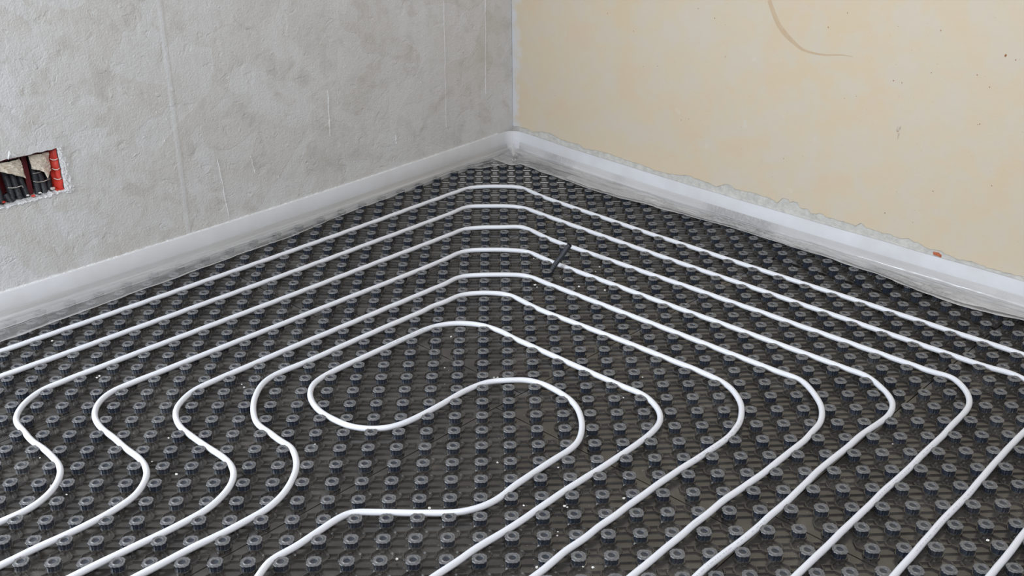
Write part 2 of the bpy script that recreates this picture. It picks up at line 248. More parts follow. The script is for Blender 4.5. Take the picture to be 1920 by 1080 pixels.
def mat_pipe():
    M=N('white_heating_pipe'); c=uvc(M); s=M.n('ShaderNodeSeparateXYZ'); M.l(c,s.inputs[0]); u,v=s.outputs[0],s.outputs[1]
    # faint printed line of characters along the pipe
    cell=M.n('ShaderNodeTexWhiteNoise',noise_dimensions='1D'); M.l(M.math('FLOOR',M.math('MULTIPLY',u,230)),cell.inputs['W'])
    run=M.noise(stretch(M,c,(1.7,0,0)),1,1,.5)
    band=M.ramp(M.math('ABSOLUTE',M.math('SUBTRACT',v,.33)),[(.028,1),(.034,0)])
    mark=M.math('MULTIPLY',M.math('MULTIPLY',M.math('GREATER_THAN',cell.outputs[0],.42),band),M.ramp(run,[(.55,0),(.57,.42)]))
    wob=M.ramp(M.noise(stretch(M,c,(300,60,1)),1,3,.7),[(.4,0),(.5,1)]); mark=M.math('MULTIPLY',mark,wob)
    col=M.mix(mark,(.70,.71,.755),(.18,.2,.3))
    scuff=M.ramp(M.noise(stretch(M,c,(30,14,1)),1,4,.7),[(.63,0),(.75,.22)]); col=M.mix(scuff,col,(.58,.56,.53))
    return M.set(Base_Color=col,Roughness=.36,Specular_IOR_Level=.45,Subsurface_Weight=.0)
def mat_foam():
    M=N('foam_edge_strip'); c=posc(M)
    col=M.mix(M.ramp(M.noise(c,6,4,.6),[(.35,0),(.65,1)]),(.555,.55,.56),(.61,.615,.64))
    h=M.noise(c,300,3,.6); return M.set(Base_Color=col,Roughness=.6,Normal=M.bump(h,.35,.001))
def mat_film(name,al,col,cr_amt):
    """film: al = opacity at (upper edge, middle, lower edge); uv v runs from the strip (0) to the free edge (.12)"""
    M=N(name); c=uvc(M); g=M.n('ShaderNodeSeparateXYZ'); M.l(c,g.inputs[0])
    wr=M.noise(stretch(M,c,(3,34,1)),1,4,.55,.5); cr=M.noise(stretch(M,c,(1.6,.7,1)),70,5,.75,1.2)
    k=M.math('DIVIDE',g.outputs[1],.12)
    a=M.ramp(k,[(0,al[0]),(.2,al[0]),(.5,al[1]),(.93,al[1]),(.965,al[2]),(1,al[2])])
    a=M.math('ADD',a,M.math('MULTIPLY',M.math('SUBTRACT',wr,.5),.55))
    thin=M.ramp(M.noise(stretch(M,c,(1.1,9,1)),1,3,.5),[(.40,0),(.6,1)]); a=M.math('MULTIPLY',a,M.math('ADD',.72,M.math('MULTIPLY',thin,.28)),clamp=True)
    M.set(Base_Color=col,Roughness=.2,Specular_IOR_Level=.7)
    sp=M.ramp(M.noise(stretch(M,c,(2.2,0,0)),1,2,.5),[(.50,0),(.60,1)])
    h=M.math('ADD',M.math('MULTIPLY',wr,.6),M.math('MULTIPLY',M.math('MULTIPLY',cr,sp),cr_amt))
    M.l(M.bump(h,.9,.006),M.b.inputs['Normal']); M.l(a,M.b.inputs['Alpha'])
    return M.m
def mat_plain(name,col,rough=.5,spec=.5,bump=0):
    M=N(name); c=posc(M); k=M.mix(M.ramp(M.noise(c,40,4,.6),[(.3,0),(.7,1)]),tuple(x*.82 for x in col),tuple(min(1,x*1.12) for x in col))
    kw=dict(Base_Color=k,Roughness=rough,Specular_IOR_Level=spec)
    if bump: kw['Normal']=M.bump(M.noise(c,120,4,.6),bump,.003)
    return M.set(**kw)
m_wl=mat_wall_left(); m_wr=mat_wall_right()
m_grey=mat_rough('bare_grey_render',(.48,.47,.44),(.62,.60,.56),45,.7,.004)
m_white=mat_rough('crumbly_white_plaster',(.66,.66,.66),(.80,.80,.81),90,.9,.006)
m_stain=mat_rough('brown_stain',(.52,.39,.26),(.56,.43,.30),40,.1,.001)
m_fleck=mat_rough('rust_fleck',(.22,.10,.05),(.42,.19,.09),200,.2,.001)
m_mark=mat_rough('grey_smudge',(.40,.34,.27),(.5,.42,.33),150,.1,.001)
m_mat=mat_mat(); m_stud=mat_mat(True); m_pipe=mat_pipe(); m_foam=mat_foam()
m_filml=mat_film('clear_film',(.72,.30,.55),(.66,.65,.64),.3); m_filmr=mat_film('milky_film',(.80,.66,.80),(.66,.645,.64),1.6)
m_conc=mat_rough('concrete_slab',(.25,.24,.23),(.33,.32,.3),20,.4)
m_cond=mat_plain('black_corrugated_plastic',(.03,.033,.04),.4,.5)
m_red=mat_plain('red_plastic',(.50,.035,.022),.4,.5)
m_red_shade=mat_plain('red_plastic_shaded',(.10,.008,.012),.5,.4)  # same red plastic of the box, with the recess shade put into the colour
m_paper=mat_plain('crumpled_brown_paper',(.70,.63,.53),.35,.6,.2)
m_wire=mat_plain('white_wire',(.62,.58,.52),.5)
m_brick=mat_rough('brick_red',(.42,.11,.05),(.55,.17,.08),120,.8,.004)
m_crumb=mat_rough('plaster_crumb_white',(.70,.68,.64),(.85,.84,.82),300,.5,.002)
m_crumb2=mat_rough('plaster_crumb_ochre',(.45,.28,.14),(.6,.42,.25),300,.5,.002)

# ---------------------------------------------------------------- setting
fl=mesh('floor',[(-6,-5,-.034),(6,-5,-.034),(6,6,-.034),(-6,6,-.034)],[(0,1,2,3)],m_conc); tag(fl,kind='structure')
ZT=2.5
# left wall: grey plaster with a chased-out niche
def build_wall_left():
    mb=MB(); tn0,tn1=-6.3,-.60
    top=lambda t: np.interp(t,[-6.3,-4.2,-.66,-.6],[.519,.519,.519,.516])+.0015*fnoise(np.asarray(t)*3,3)
    bot=lambda t: np.interp(t,[-6.3,-4.8,-3.5,-2.4,-1.6,-.6],[.381,.379,.376,.379,.378,.383])+.003*fnoise(np.asarray(t)*4,4)
    def strip(ts,z0,z1,nz):
        ts=np.asarray(ts); k=np.linspace(0,1,nz)[None]
        Z=z0(ts)[:,None]*(1-k)+z1(ts)[:,None]*k; T=ts[:,None]+0*Z
        X,Y,_=wall('L',T,Z); mb.grid(X,Y,Z,0,np.stack([T*.05,Z],-1),flip=True)
    c=lambda v:(lambda t:v+0*np.asarray(t,float))
    tc=(WR)  # the corner column
    strip(np.linspace(-30,tn0,30),c(-.03),c(ZT),6)
    tt=np.linspace(tn0,tn1,60)
    strip(tt,c(-.03),bot,4); strip(tt,top,c(ZT),6)
    strip(np.linspace(tn1,tc,120),c(-.03),c(ZT),6)
    # reveal of the hole, two units deep
    for f,fl_ in ((top,False),(bot,True)):
        z=f(tt); o=np.array([0,1.,2.2])[None]; T=tt[:,None]+0*o
        X,Y,_=wall('L',T,0*T,0*T+o); mb.grid(X,Y,z[:,None]+0*T,1,np.stack([T*.05,z[:,None]+o*.05],-1),flip=fl_)
    for t,fl_ in ((tn0,True),(tn1,False)):
        zz=np.linspace(float(bot(t)),float(top(t)),6)[:,None]; o=np.array([0,1.,2.2])[None]; T=t+0*zz*o
        X,Y,_=wall('L',T,0*T,0*T+o); mb.grid(X,Y,zz+0*T,1,np.stack([T*.05+o*.05,zz+0*T],-1),flip=fl_)
    X,Y,Z=wall('L',np.array([[tn0,tn0],[tn1,tn1]]),np.array([[.36,.53],[.36,.53]]),2.2); mb.grid(X,Y,Z,1,np.zeros((2,2,2)),flip=True)
    # raised trowel ribs and runs
    for k,g in enumerate(GROOVES_L[1:8]):
        a,b=g; n=24; t=np.linspace(a[0],b[0],n); z=np.linspace(a[1],b[1],n)
        t=t+.03*fnoise(np.arange(n)*.3,20+k)
        x,y,_=wall('L',t,z,.0)
        rr=[.0024,.0032,.0018,.0026,.0018,.0024,.0022,.0005,.0005][k%9]
        v,f,uv=tube(np.stack([x,y,z],1),rr*(.7+.5*np.abs(fnoise(np.arange(n)*.8,40+k))),6)
        mb.add(v,f,0,[(p*.05,q) for p,q in zip(np.repeat(t,7),np.repeat(z,7))])
    r=random.Random(5)
    for k in range(60):      # small nibs and pits in the plaster
        t=r.uniform(-6,38); z=r.uniform(.13,1.0)
        if -6.6<t<0 and .33<z<.57: continue
        n=6; tz=[(t+r.uniform(-.02,.02)*s,z+s*r.uniform(.001,.003)) for s in range(n)]
        tt_=np.array([q[0] for q in tz]); zz=np.array([q[1] for q in tz]); x,y,_=wall('L',tt_,zz)
        v,f,uv=tube(np.stack([x,y,zz],1),np.array([.2,.8,1,.9,.6,.2])*r.uniform(.0008,.0022),5)
        mb.add(v,f,0,[(p*.05,q) for p,q in zip(np.repeat(tt_,6),np.repeat(zz,6))])
    # crumbly white plaster round the right end of the hole, and a ridge of it above the strip
    rim=[(-.66,.520,-.16,.522),(-.66,.505,-.27,.512),(-.65,.485,-.14,.488),(-.64,.465,-.02,.466),(-.64,.445,-.07,.444),(-.62,.425,.0,.424),(-.62,.405,-.05,.402),(-.60,.385,.03,.38),(-.75,.372,-.03,.366)]
    n=9; A=np.array(rim); s=np.linspace(0,8,33); A=np.stack([np.interp(s,range(9),A[:,q]) for q in range(4)],1)
    A[:,2]+=.05*fnoise(s*2.5,8); k=np.linspace(0,1,n)[None]
    T=A[:,0:1]*(1-k)+A[:,2:3]*k; Z=A[:,1:2]*(1-k)+A[:,3:4]*k
    off=-(np.sin(np.pi*np.clip(k,.02,.98))**.5)*(.035+.03*np.abs(rng.normal(size=T.shape)))+.01
    X,Y,_=wall('L',T,Z,off); mb.grid(X,Y,Z,1,np.stack([T*.05,Z],-1),flip=False)
    T=np.linspace(-3.75,-3.05,12)[:,None]+0*k; hh=np.array([.0,.012,.022,.026,.024,.018,.021,.017,.012,.006,.002,0])[:,None]
    Z=.519+hh*k; off=-(np.sin(np.pi*k)*.08)*np.ones_like(Z)*(.7+.4*rng.random(Z.shape)); X,Y,_=wall('L',T,Z,off); mb.grid(X,Y,Z,1,np.stack([T*.05,Z],-1),flip=True)
    for a,b_ in ((-6.2,-.6),):
        T=np.linspace(a,b_,90)[:,None]+0*k; Z=np.asarray([float(bot(t)) for t in T[:,0]])[:,None]-.007*k*(1+.6*fnoise(T[:,0]*3,9))[:,None]
        off=-(np.sin(np.pi*k)*.05)*(.3+rng.random(Z.shape)); X,Y,_=wall('L',T,Z,off); mb.grid(X,Y,Z,1,np.stack([T*.05,Z],-1))
    T=np.linspace(-30,38,500)[:,None]+0*k; tops=.112
    Z=tops-.003+k*(.0045+.0025*np.abs(fnoise(T[:,0]*2.2,12)))[:,None]; off=-(.16*(1-k)+.0*k)*(.85+.15*rng.random(Z.shape)); X,Y,_=wall('L',T,Z,off); mb.grid(X,Y,Z,1,np.stack([T*.05,Z],-1),flip=True)
    o=mb.build('wall_left',[m_wl,m_white]); tag(o,kind='structure'); return o
build_wall_left()

def build_wall_right():
    mb=MB(); ts=np.linspace(-30,WL,340); zz=np.linspace(-.03,ZT,6)
    T,Z=np.meshgrid(ts,zz,indexing='ij'); X,Y,_=wall('R',T,Z); mb.grid(X,Y,Z,1,np.stack([T*.05,Z],-1))
    E=sorted(EDGE_R); et=[e[0] for e in E]; ez=[e[1] for e in E]
    ts=np.linspace(-30,WL-.02,1400)
    zl=np.where(ts<et[0],.116+.004*fnoise(ts,2),np.interp(ts,et,ez))+.0022*fnoise(ts*2.3,31,4)
    zl=np.maximum(zl,.114)
    prof=[(0,.0),(0,-.045),(.0015,-.06),(.02,-.06),(.3,-.06),(1.2,-.06),(None,-.06)]
    Z=np.stack([(zl+p[0]) if p[0] is not None else 0*zl+ZT for p in prof],1); O=np.array([p[1] for p in prof])[None]+0*Z
    T=ts[:,None]+0*Z; X,Y,_=wall('R',T,Z,O); mb.grid(X,Y,Z,0,np.stack([T*.05,Z],-1))
    # curved brown rub mark, tapering
    A=catmull([(t*.05,z) for t,z in ARC_R],.01); n=len(A); d=np.gradient(A,axis=0); d/=np.linalg.norm(d,axis=1)[:,None]; nn=np.stack([-d[:,1],d[:,0]],1)
    wd=np.interp(np.arange(n)/n,[0,.3,.55,.8,1],[.0075,.009,.004,.0025,.001])[:,None]
    for sgn,col in ((0,2),):
        a=A-nn*wd; b=A+nn*wd; T=np.stack([a[:,0],b[:,0]],1)/.05; Z=np.stack([a[:,1],b[:,1]],1); X,Y,_=wall('R',T,Z,-.066); mb.grid(X,Y,Z,col,np.stack([T*.05,Z],-1),flip=True)
    r=random.Random(3)
    def blob(t,z,w_,h_,m,off=-.066):
        n=9; a=[k/n*2*math.pi for k in range(n)]; rr=[r.uniform(.6,1.1) for _ in a]
        T=np.array([t+w_*q*math.cos(x)/.05 for x,q in zip(a,rr)]); Z=np.array([z+h_*q*math.sin(x) for x,q in zip(a,rr)])
        X,Y,_=wall('R',T,Z,off); mb.add(np.stack([X,Y,Z],1),[tuple(range(n))[::-1]],m,[(q*.05,p) for q,p in zip(T,Z)])
    for k,(t,z) in enumerate(SPOTS_R): blob(t,z,r.uniform(.0012,.0022),r.uniform(.0015,.0035),3)
    blob(*SPOTS_R[0],.0042,.006,3)
    for k in range(90): blob(r.uniform(-6,37),r.uniform(.17,.95),r.uniform(.0006,.0012),r.uniform(.0006,.0014),3)
    for k in range(9): blob(3.15+r.uniform(-.12,.12),.492+r.uniform(-.022,.02),.0016,.0075,4,-.063-.0005*k)
    o=mb.build('wall_right',[m_wr,m_grey,m_stain,m_fleck,m_mark]); tag(o,kind='structure')
build_wall_right()
# chipped pocket with brick showing
mb=MB(); B_=BRICK; n=len(B_); cx=sum(p[0] for p in B_)/n; cz=sum(p[1] for p in B_)/n
ring=[];
for lvl,(s,off) in enumerate(((1,-.0),(.96,-.05),(.6,-.075))):
    for t,z in B_: x,y,zz=wall('R',cx+(t-cx)*s*.8,cz+(z-cz)*s*.8-.001,off); ring.append((float(x),float(y),float(zz)))
f=[(l*n+k,l*n+(k+1)%n,(l+1)*n+(k+1)%n,(l+1)*n+k) for l in range(2) for k in range(n)]+[tuple(2*n+k for k in range(n))]
mb.add(ring,f); o=mb.build('brick_fragment',[m_brick])
tag(o,'small orange brick fragment showing in a chip of the cream wall above the white strip','brick fragment')

# ---------------------------------------------------------------- insulation mats with studs
def stud_geo():
    n=72; R=.0172; th=np.arange(n)/n*2*np.pi
    lobe=1-.05*np.cos(4*th)+.035*np.cos(12*th); flute=1+.06*np.tanh(2.2*np.cos(12*th))-.03*np.cos(4*th)
    P=[(.90,.0,flute),(.87,.004,flute),(.85,.0170,flute),(.88,.0184,flute),(.985,.0194,lobe),(1.01,.0210,lobe),(.95,.0226,lobe),(.84,.0221,1+.3*(lobe-1)),(.66,.0225,1+0*th),(.58,.0239,1+0*th),(.50,.0237,1+0*th),(.44,.0208,1+0*th),(.22,.0200,1+0*th)]
    v=[];f=[]
    for r,z,s in P:
        for k in range(n): v.append((R*r*s[k]*math.cos(th[k]),R*r*s[k]*math.sin(th[k]),z))
    for l in range(len(P)-1):
        for k in range(n): f.append((l*n+k,l*n+(k+1)%n,(l+1)*n+(k+1)%n,(l+1)*n+k))
    f.append(tuple((len(P)-1)*n+k for k in range(n))); return np.array(v),f
SV,SF=stud_geo()
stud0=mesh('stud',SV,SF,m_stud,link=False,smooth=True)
try: stud0.data.set_sharp_from_angle(angle=math.radians(38))
except Exception: pass
def tile():
    """raised moulding round one stud, in lattice units: octagon, H bars, mid bars, collar and ladder"""
    V=[];F=[]
    def bar(p,q,w=.036,h=.0046,base=1.9):
        p=np.array(p,float);q=np.array(q,float); d=q-p; d/=np.linalg.norm(d); s=np.array([-d[1],d[0]])
        k=len(V); W=w/2
        for a,zz,ww in ((p,0,W*base),(q,0,W*base)): V.append((*(a-s*ww),0)); V.append((*(a+s*ww),0))
        for a in (p,q): V.append((*(a-s*W*.6),h)); V.append((*(a+s*W*.6),h))
        for f in ((4,6,7,5),(0,2,6,4),(3,1,5,7),(1,0,4,5),(2,3,7,6)): F.append(tuple(k+x for x in f))
    def dlines():
        oc=[(.345,.12),(.17,.28),(-.17,.28),(-.345,.12),(-.345,-.12),(-.17,-.28),(.17,-.28),(.345,-.12)]
        for k in range(8):
            a,b=oc[k],oc[(k+1)%8]
            if k in (1,5): continue
            bar((a[0],a[1]+.5),(b[0],b[1]+.5))
    dlines()
    bar((.35,.37),(.65,.37)); bar((.35,.63),(.65,.63)); bar((.24,0),(.76,0),.034,.0040)
    bar((.375,.43),(.375,.57),.026,.0046); bar((.625,.43),(.625,.57),.026,.0046)
    for s in (1,-1):
        bar((0,.2*s),(0,.38*s),.15,.0052,1.2)
        for y in (.245,.285,.325): bar((-.075,y*s),(.075,y*s),.018,.0078,1.3)
    n=20; k=len(V)
    for r,z in ((.275,0),(.255,.0055),(.19,.006)):
        for a in range(n): V.append((r*math.cos(a/n*2*math.pi),r*math.sin(a/n*2*math.pi),z))
    for l in range(2):
        for a in range(n): F.append((k+l*n+a,k+l*n+(a+1)%n,k+(l+1)*n+(a+1)%n,k+(l+1)*n+a))
    return np.array(V),F
TV,TF=tile()
camp=np.array([cam.location[0],cam.location[1],cam.location[2]])
from mathutils import Euler
RM=np.array(Euler(CAM[1:4]).to_matrix())
def proj(x,y,z):
    d=(np.stack([x,y,z],-1)-camp)@RM; return 960+CAM[0]*d[...,0]/-d[...,2],540-CAM[0]*d[...,1]/-d[...,2],-d[...,2]
stud_used=0
def build_panel(U0,U1,V0,V1,label,gapV1=0.03,gapV0=.03):
    global stud_used
    root=empty('insulation_panel',(*map(float,PUV((U0+U1)/2,(V0+V1)/2)),-.03),label,'floor insulation panel','studded insulation panels')
    ro=np.array(root.location)
    g=.03; u0,u1,v0,v1=U0+g,U1-g,V0+gapV0,V1-gapV1
    nu=max(2,int(u1-u0)+1); nv=max(2,int(v1-v0)+1)
    U,V=np.meshgrid(np.linspace(u0,u1,nu),np.linspace(v0,v1,nv),indexing='ij')
    mb=MB(); X,Y=PUV(U,V); keep=(V+U)/2>-5.5
    a,b=X.shape; f=[]
    for i in range(a-1):
        for j in range(b-1):
            if keep[i,j] or keep[i+1,j+1]: f.append((i*b+j,i*b+j+1,(i+1)*b+j+1,(i+1)*b+j))
    mb.add(np.stack([X-ro[0],Y-ro[1],0*X-ro[2]],-1).reshape(-1,3),f)
    bd=[(i,0) for i in range(a)]+[(a-1,j) for j in range(1,b)]+[(i,b-1) for i in range(a-2,-1,-1)]+[(0,j) for j in range(b-2,0,-1)]
    rv=[(X[q]-ro[0],Y[q]-ro[1],0-ro[2]) for q in bd]+[(X[q]-ro[0],Y[q]-ro[1],-.03-ro[2]) for q in bd]; m=len(bd)
    mb.add(rv,[(k,(k+1)%m,m+(k+1)%m,m+k) for k in range(m) if keep[bd[k]]])
    studs=[]
    for i in range(-27,28):
        for j in range(-5,42):
            u,v=j-i,j+i
            if not (U0<u<U1 and V0<v<V1): continue
            if u+.33>UL or v+.33>VR: continue
            if j<-4: continue
            # drop mouldings that would cross the joint
            TX=TV[:,0]+i; TY=TV[:,1]+j; tu=TY-TX; tv=TY+TX
            ok=(tu>U0+.12)&(tu<U1-.12)&(tv>V0+max(.12,gapV0))&(tv<V1-max(.12,gapV1))
            ff=[q for q in TF if all(ok[list(q)])]
            x,y=P2(TX,TY); mb.add(np.stack([x-ro[0],y-ro[1],TV[:,2]-ro[2]],1),ff)
            x,y=P2(i,j); px,py,dd=proj(x,y,.02); vis=(-25<px<1945) and (py<1100)
            studs.append((0 if vis else 1,float(dd),float(x),float(y)))
    mb.build('base_sheet',m_mat,root)
    studs.sort()
    for k,(nv_,dd,x,y) in enumerate(studs):
        if k<100 and nv_==0:
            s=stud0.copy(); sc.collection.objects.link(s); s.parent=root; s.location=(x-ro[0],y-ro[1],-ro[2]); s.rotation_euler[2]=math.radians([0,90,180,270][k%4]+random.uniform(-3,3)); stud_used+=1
    rest=[s for k,s in enumerate(studs) if not(k<100 and s[0]==0)]
    if rest:
        n=len(SV); V_=np.concatenate([SV+np.array([x-ro[0],y-ro[1],-ro[2]]) for _,_,x,y in rest])
        me=bpy.data.meshes.new('far_studs'); 
        F_=[tuple(q+k*n for q in f) for k in range(len(rest)) for f in SF]
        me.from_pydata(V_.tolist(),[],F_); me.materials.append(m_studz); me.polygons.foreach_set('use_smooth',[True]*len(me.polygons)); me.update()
        try: me.set_sharp_from_angle(angle=math.radians(38))
        except Exception: pass
        o=bpy.data.objects.new('studs',me); sc.collection.objects.link(o); o.parent=root; o['kind']='stuff'
# object-space heights in the joined mesh start 30 mm up: same plastic, shifted
m_studz=m_stud.copy(); m_studz.name='black_plastic_stud_joined'
for nd in m_studz.node_tree.nodes:
    if nd.type=='SEPXYZ':
        for l in list(m_studz.node_tree.links):
            if l.from_node==nd: mul=l.to_node
        ad=m_studz.node_tree.nodes.new('ShaderNodeMath'); ad.operation='SUBTRACT'; ad.inputs[1].default_value=.03
        m_studz.node_tree.links.new(nd.outputs[2],ad.inputs[0]); m_studz.node_tree.links.new(ad.outputs[0],mul.inputs[0]); break
UE,VE=UL-.1,VR-.1
PAN=[(25.5,UE,-19.5,8.5,'black studded panel under the clear film along the lower left of the grey wall'),
(25.5,UE,8.5,VE,'black studded panel filling the far corner under the tops of the outer pipe bends'),
(9.5,25.5,-17.5,10.5,'black studded panel at the lower left under the four S-shaped pipe bends'),
(9.5,25.5,10.5,VE,'black studded panel in the middle distance that holds the upright corrugated stub'),
(-6.5,9.5,-19.5,8.5,'black studded panel at the bottom centre under the end of the innermost pipe'),
(-6.5,9.5,8.5,36.5,'black studded panel right of centre under the middle hairpin bends'),
(-6.5,9.5,36.5,VE,'narrow black studded strip beyond the open dark joint, against the cream wall'),
(-22.5,-6.5,-17.5,10.5,'black studded panel in the bottom right corner under the parallel diagonal pipes'),
(-22.5,-6.5,10.5,VE,'black studded panel at the right edge under the two outermost pipes')]
for k,(a,b,c,d,lab) in enumerate(PAN): build_panel(a,b,c,d,lab,.2 if k==5 else .03,.25 if k==6 else .03)
print('studs',stud_used)

# ---------------------------------------------------------------- heating pipe runs
LAB={1:'outermost white heating pipe run, nearest the edge film along both walls',
2:'second white heating pipe run from the walls, just inside the outermost one',
3:'third white pipe run, with the leftmost S bend and the rightmost hairpin bend',
4:'fourth white pipe run, with the second S bend from the left',
5:'fifth white pipe run, with the third S bend from the left',
6:'sixth white pipe run, with the fourth S bend from the left beside the innermost loop',
7:'innermost white pipe run that winds back in an S through the middle of the mat'}
STUDXY=np.array([[float(c) for c in P2(i,j)] for i in range(-26,27) for j in range(-4,41)])
for k,pts in PIPES.items():
    q=catmull(pts,.006); g_=np.exp(-(np.arange(-9,10)/4.)**2); g_/=g_.sum(); q=np.stack([np.convolve(np.pad(q[:,c],9,mode='reflect',reflect_type='odd'),g_,'valid') for c in (0,1)],1); q=np.c_[q,0*q[:,0]+.0180]
    G2=np.exp(-(np.arange(-30,31)/9.)**2); G2/=G2.sum()
    for it in range(6):
        w_=q[:,:2]; D=w_[:,None]-STUDXY[None]; ds=np.linalg.norm(D,axis=2); near=ds<.0195
        push=(np.where(near,(.0195-ds),0)[...,None]*D/np.maximum(ds,1e-6)[...,None]).sum(1)
        push=np.stack([np.convolve(np.pad(push[:,c],30,mode='edge'),G2,'valid') for c in (0,1)],1)*2.5
        q[:,:2]+=push
    d=np.gradient(q[:,:2],axis=0); L=np.r_[0,np.cumsum(np.linalg.norm(np.diff(q[:,:2],axis=0),axis=1))]; d/=np.linalg.norm(d,axis=1)[:,None]
    a=.0002*np.sin(2*np.pi*L/.1+k)+.0003*fnoise(L*6,70+k)
    q[:,0]-=d[:,1]*a; q[:,1]+=d[:,0]*a; q[:,2]+=.0005*fnoise(L*7,90+k)
    v,f,uv=tube(q,.0080,20); o=mesh('heating_pipe',v,f,m_pipe,uv=uv,smooth=True)
    tag(o,LAB[k],'pipe','white underfloor heating pipe runs')

# ---------------------------------------------------------------- foam edge strips with film aprons
def path_strip(side):
    """points along the strip face: list of (U,V) from the corner outward"""
    t=np.linspace(0,1,7)*math.pi/4; r=1.2; cU,cV=UL-r,VR-r
    if side=='L': arc=[(cU+r*math.cos(math.pi/4-a),cV+r*math.sin(math.pi/4-a)) for a in t]; run=[(UL,v) for v in np.linspace(cV,-24,130)[1:]]
    else: arc=[(cU+r*math.cos(math.pi/4+a),cV+r*math.sin(math.pi/4+a)) for a in t]; run=[(u,VR) for u in np.linspace(cU,-26,130)[1:]]
    return np.array(arc+run)
def strip(side,label):
    p=path_strip(side); d=np.gradient(p,axis=0); d/=np.linalg.norm(d,axis=1)[:,None]
    nrm=np.stack([d[:,1],-d[:,0]],1);
    if side=='L': nrm=-nrm
    # outward = towards wall
    c=np.array([1.,0]) if side=='L' else np.array([0,1.]); 
    if (nrm[-1]@c)<0: nrm=-nrm
    top=.112+.0008*fnoise(np.arange(len(p))*.3,5 if side=='L' else 6)
    mb=MB(); rows=[(0,-.03),(0,.0),(0,.05),(0,None),(.03,-1),(.13,-1),(.15,None),(.15,-.03)]
    X=[];Z=[];UV=[]
    L=np.r_[0,np.cumsum(np.linalg.norm(np.diff(p,axis=0),axis=1))]*.05
    Xs=[];Ys=[];Zs=[]
    for o,z in rows:
        wob=.03*fnoise(L*4,15)*(0 if z==-.03 else .5)
        q=p+nrm*(o+0*wob[:,None]); x,y=PUV(q[:,0],q[:,1]); Xs.append(x);Ys.append(y)
        Zs.append(top if z==-1 else (top-.001 if z is None else 0*top+z))
    X=np.stack(Xs,1);Y=np.stack(Ys,1);Z=np.stack(Zs,1); loc=(float(X[60,0]),float(Y[60,0]),-.03)
    root=empty('edge_insulation_strip',loc,label,'edge strip','foam edge strips')
    mb.grid(X-loc[0],Y-loc[1],Z-loc[2],0,np.stack([L[:,None]+0*Z,Z],-1),flip=(side=='L')); mb.build('foam_band',m_foam,root,True)
    # film apron
    ctrl=np.array(sorted(FILM_L if side=='L' else FILM_R)); tt=np.linspace(-26,(VR if side=='L' else UL)-.6,520)
    edge=np.interp(tt,ctrl[:,0],ctrl[:,1])+.06*fnoise(tt*.8,25)
    n=26; k=np.linspace(0,1,n)[None]; face=(UL if side=='L' else VR)-.04
    A=face-(face-edge[:,None])*np.clip((k-.22)/.78,0,1)**1.05-(.03*np.clip(k/.22,0,1)) 
    z0=.056 if side=='L' else .064
    Zf=np.where(k<.22,z0+(.0325-z0)*(k/.22)**.8,.0325-(.0325-.0252)*np.clip((k-.22)/.5,0,1))
    wr=np.stack([fnoise(tt*.9+q*.7,200+q,4) for q in range(n)],1); wr=(wr+np.roll(wr,1,1))/2
    Zf=Zf+wr*np.interp(k[0],[0,.15,.3,.7,1],[0,.001,.0016,.0012,.0006])[None]*(1 if side=='L' else 1.6)
    for c0,hh in ((.34,.004),(.62,.003),(.97,.0016)):     # long folds
        c=c0+.08*fnoise(tt*.11,int(c0*100))[:,None]; Zf=Zf+hh*np.exp(-((k-c)/.02)**2)*(.5+.5*np.clip(fnoise(tt*.2,int(c0*77))[:,None]+.6,0,1))
    if side=='R':
        cz=np.clip(np.interp(tt,[-5,-4,-1,0,7.5,9,16,17,20,21,25,26],[0,1,1,0,0,1,1,.3,.3,.9,.9,0]),0,1)[:,None]*np.exp(-((k-.66)/.22)**2)
        Zf=Zf+cz*.0022*rng.normal(size=Zf.shape)+cz*.003
    Zf=np.maximum(Zf,.0244)
    T=tt[:,None]+0*A; X,Y=(PUV(A,T) if side=='L' else PUV(T,A))
    mb=MB(); mb.grid(X-loc[0],Y-loc[1],Zf-loc[2],0,np.stack([T*.05,0*T+k*.12],-1),flip=(side=='L'))
    for c0,rr_ in ((1.0,.0009),(.62,.0006)) if side=='L' else ((1.0,.0009),(.34,.0008)):
        col=int(round(c0*(n-1))); lift=.0006 if c0==1 else .0018; pth=np.stack([X[:,col]-loc[0],Y[:,col]-loc[1],Zf[:,col]+lift-loc[2]],1)
        if c0<1: pth[:,2]+=.001*fnoise(tt*.7,88)
        v_,f_,u_=tube(pth,rr_,6); mb.add(v_,f_,0,[(a_,.118) for a_,b_ in u_])
    o=mb.build('film_apron',m_filml if side=='L' else m_filmr,root,True); o['label']='translucent film apron lying over the studs'
    # a second, folded-back layer
    if side=='L': segs=[(-26,18,.30,.62,0),(4,36,.15,.45,1)]
    else: segs=[(-26,9,.25,.9,0),(8,30,.35,.95,1),(24,37.5,.2,.6,2)]
    for s0,s1,k0,k1,sd in segs:
        t2=np.linspace(s0,s1,200); e2=np.interp(t2,ctrl[:,0],ctrl[:,1]); m=10; kk=np.linspace(0,1,m)[None]
        lo=k0+.06*fnoise(t2*.15,300+sd)[:,None]; hi=k1+.05*fnoise(t2*.12,310+sd)[:,None]
        kx=lo+(hi-lo)*kk; kx=np.clip(kx,.1,1.0); a=face-.03-(face-e2[:,None])*np.clip((kx-.22)/.78,0,1)
        zz=.0285+.008*np.clip(.4-kx,0,1)+.0012*fnoise((t2[:,None]*1.4+kk*5),320+sd,4)+.002*np.exp(-((kk-.0)/.1)**2)+.0015*np.exp(-((kk-1)/.1)**2)
        T=t2[:,None]+0*a; X,Y=(PUV(a,T) if side=='L' else PUV(T,a))
        mb=MB(); mb.grid(X-loc[0],Y-loc[1],zz-loc[2],0,np.stack([T*.05+.7,.05+0*T+kk*.08],-1),flip=(side=='L')); mb.build('film_fold',m_filml if side=='L' else m_filmr,root,True)
    return root,loc
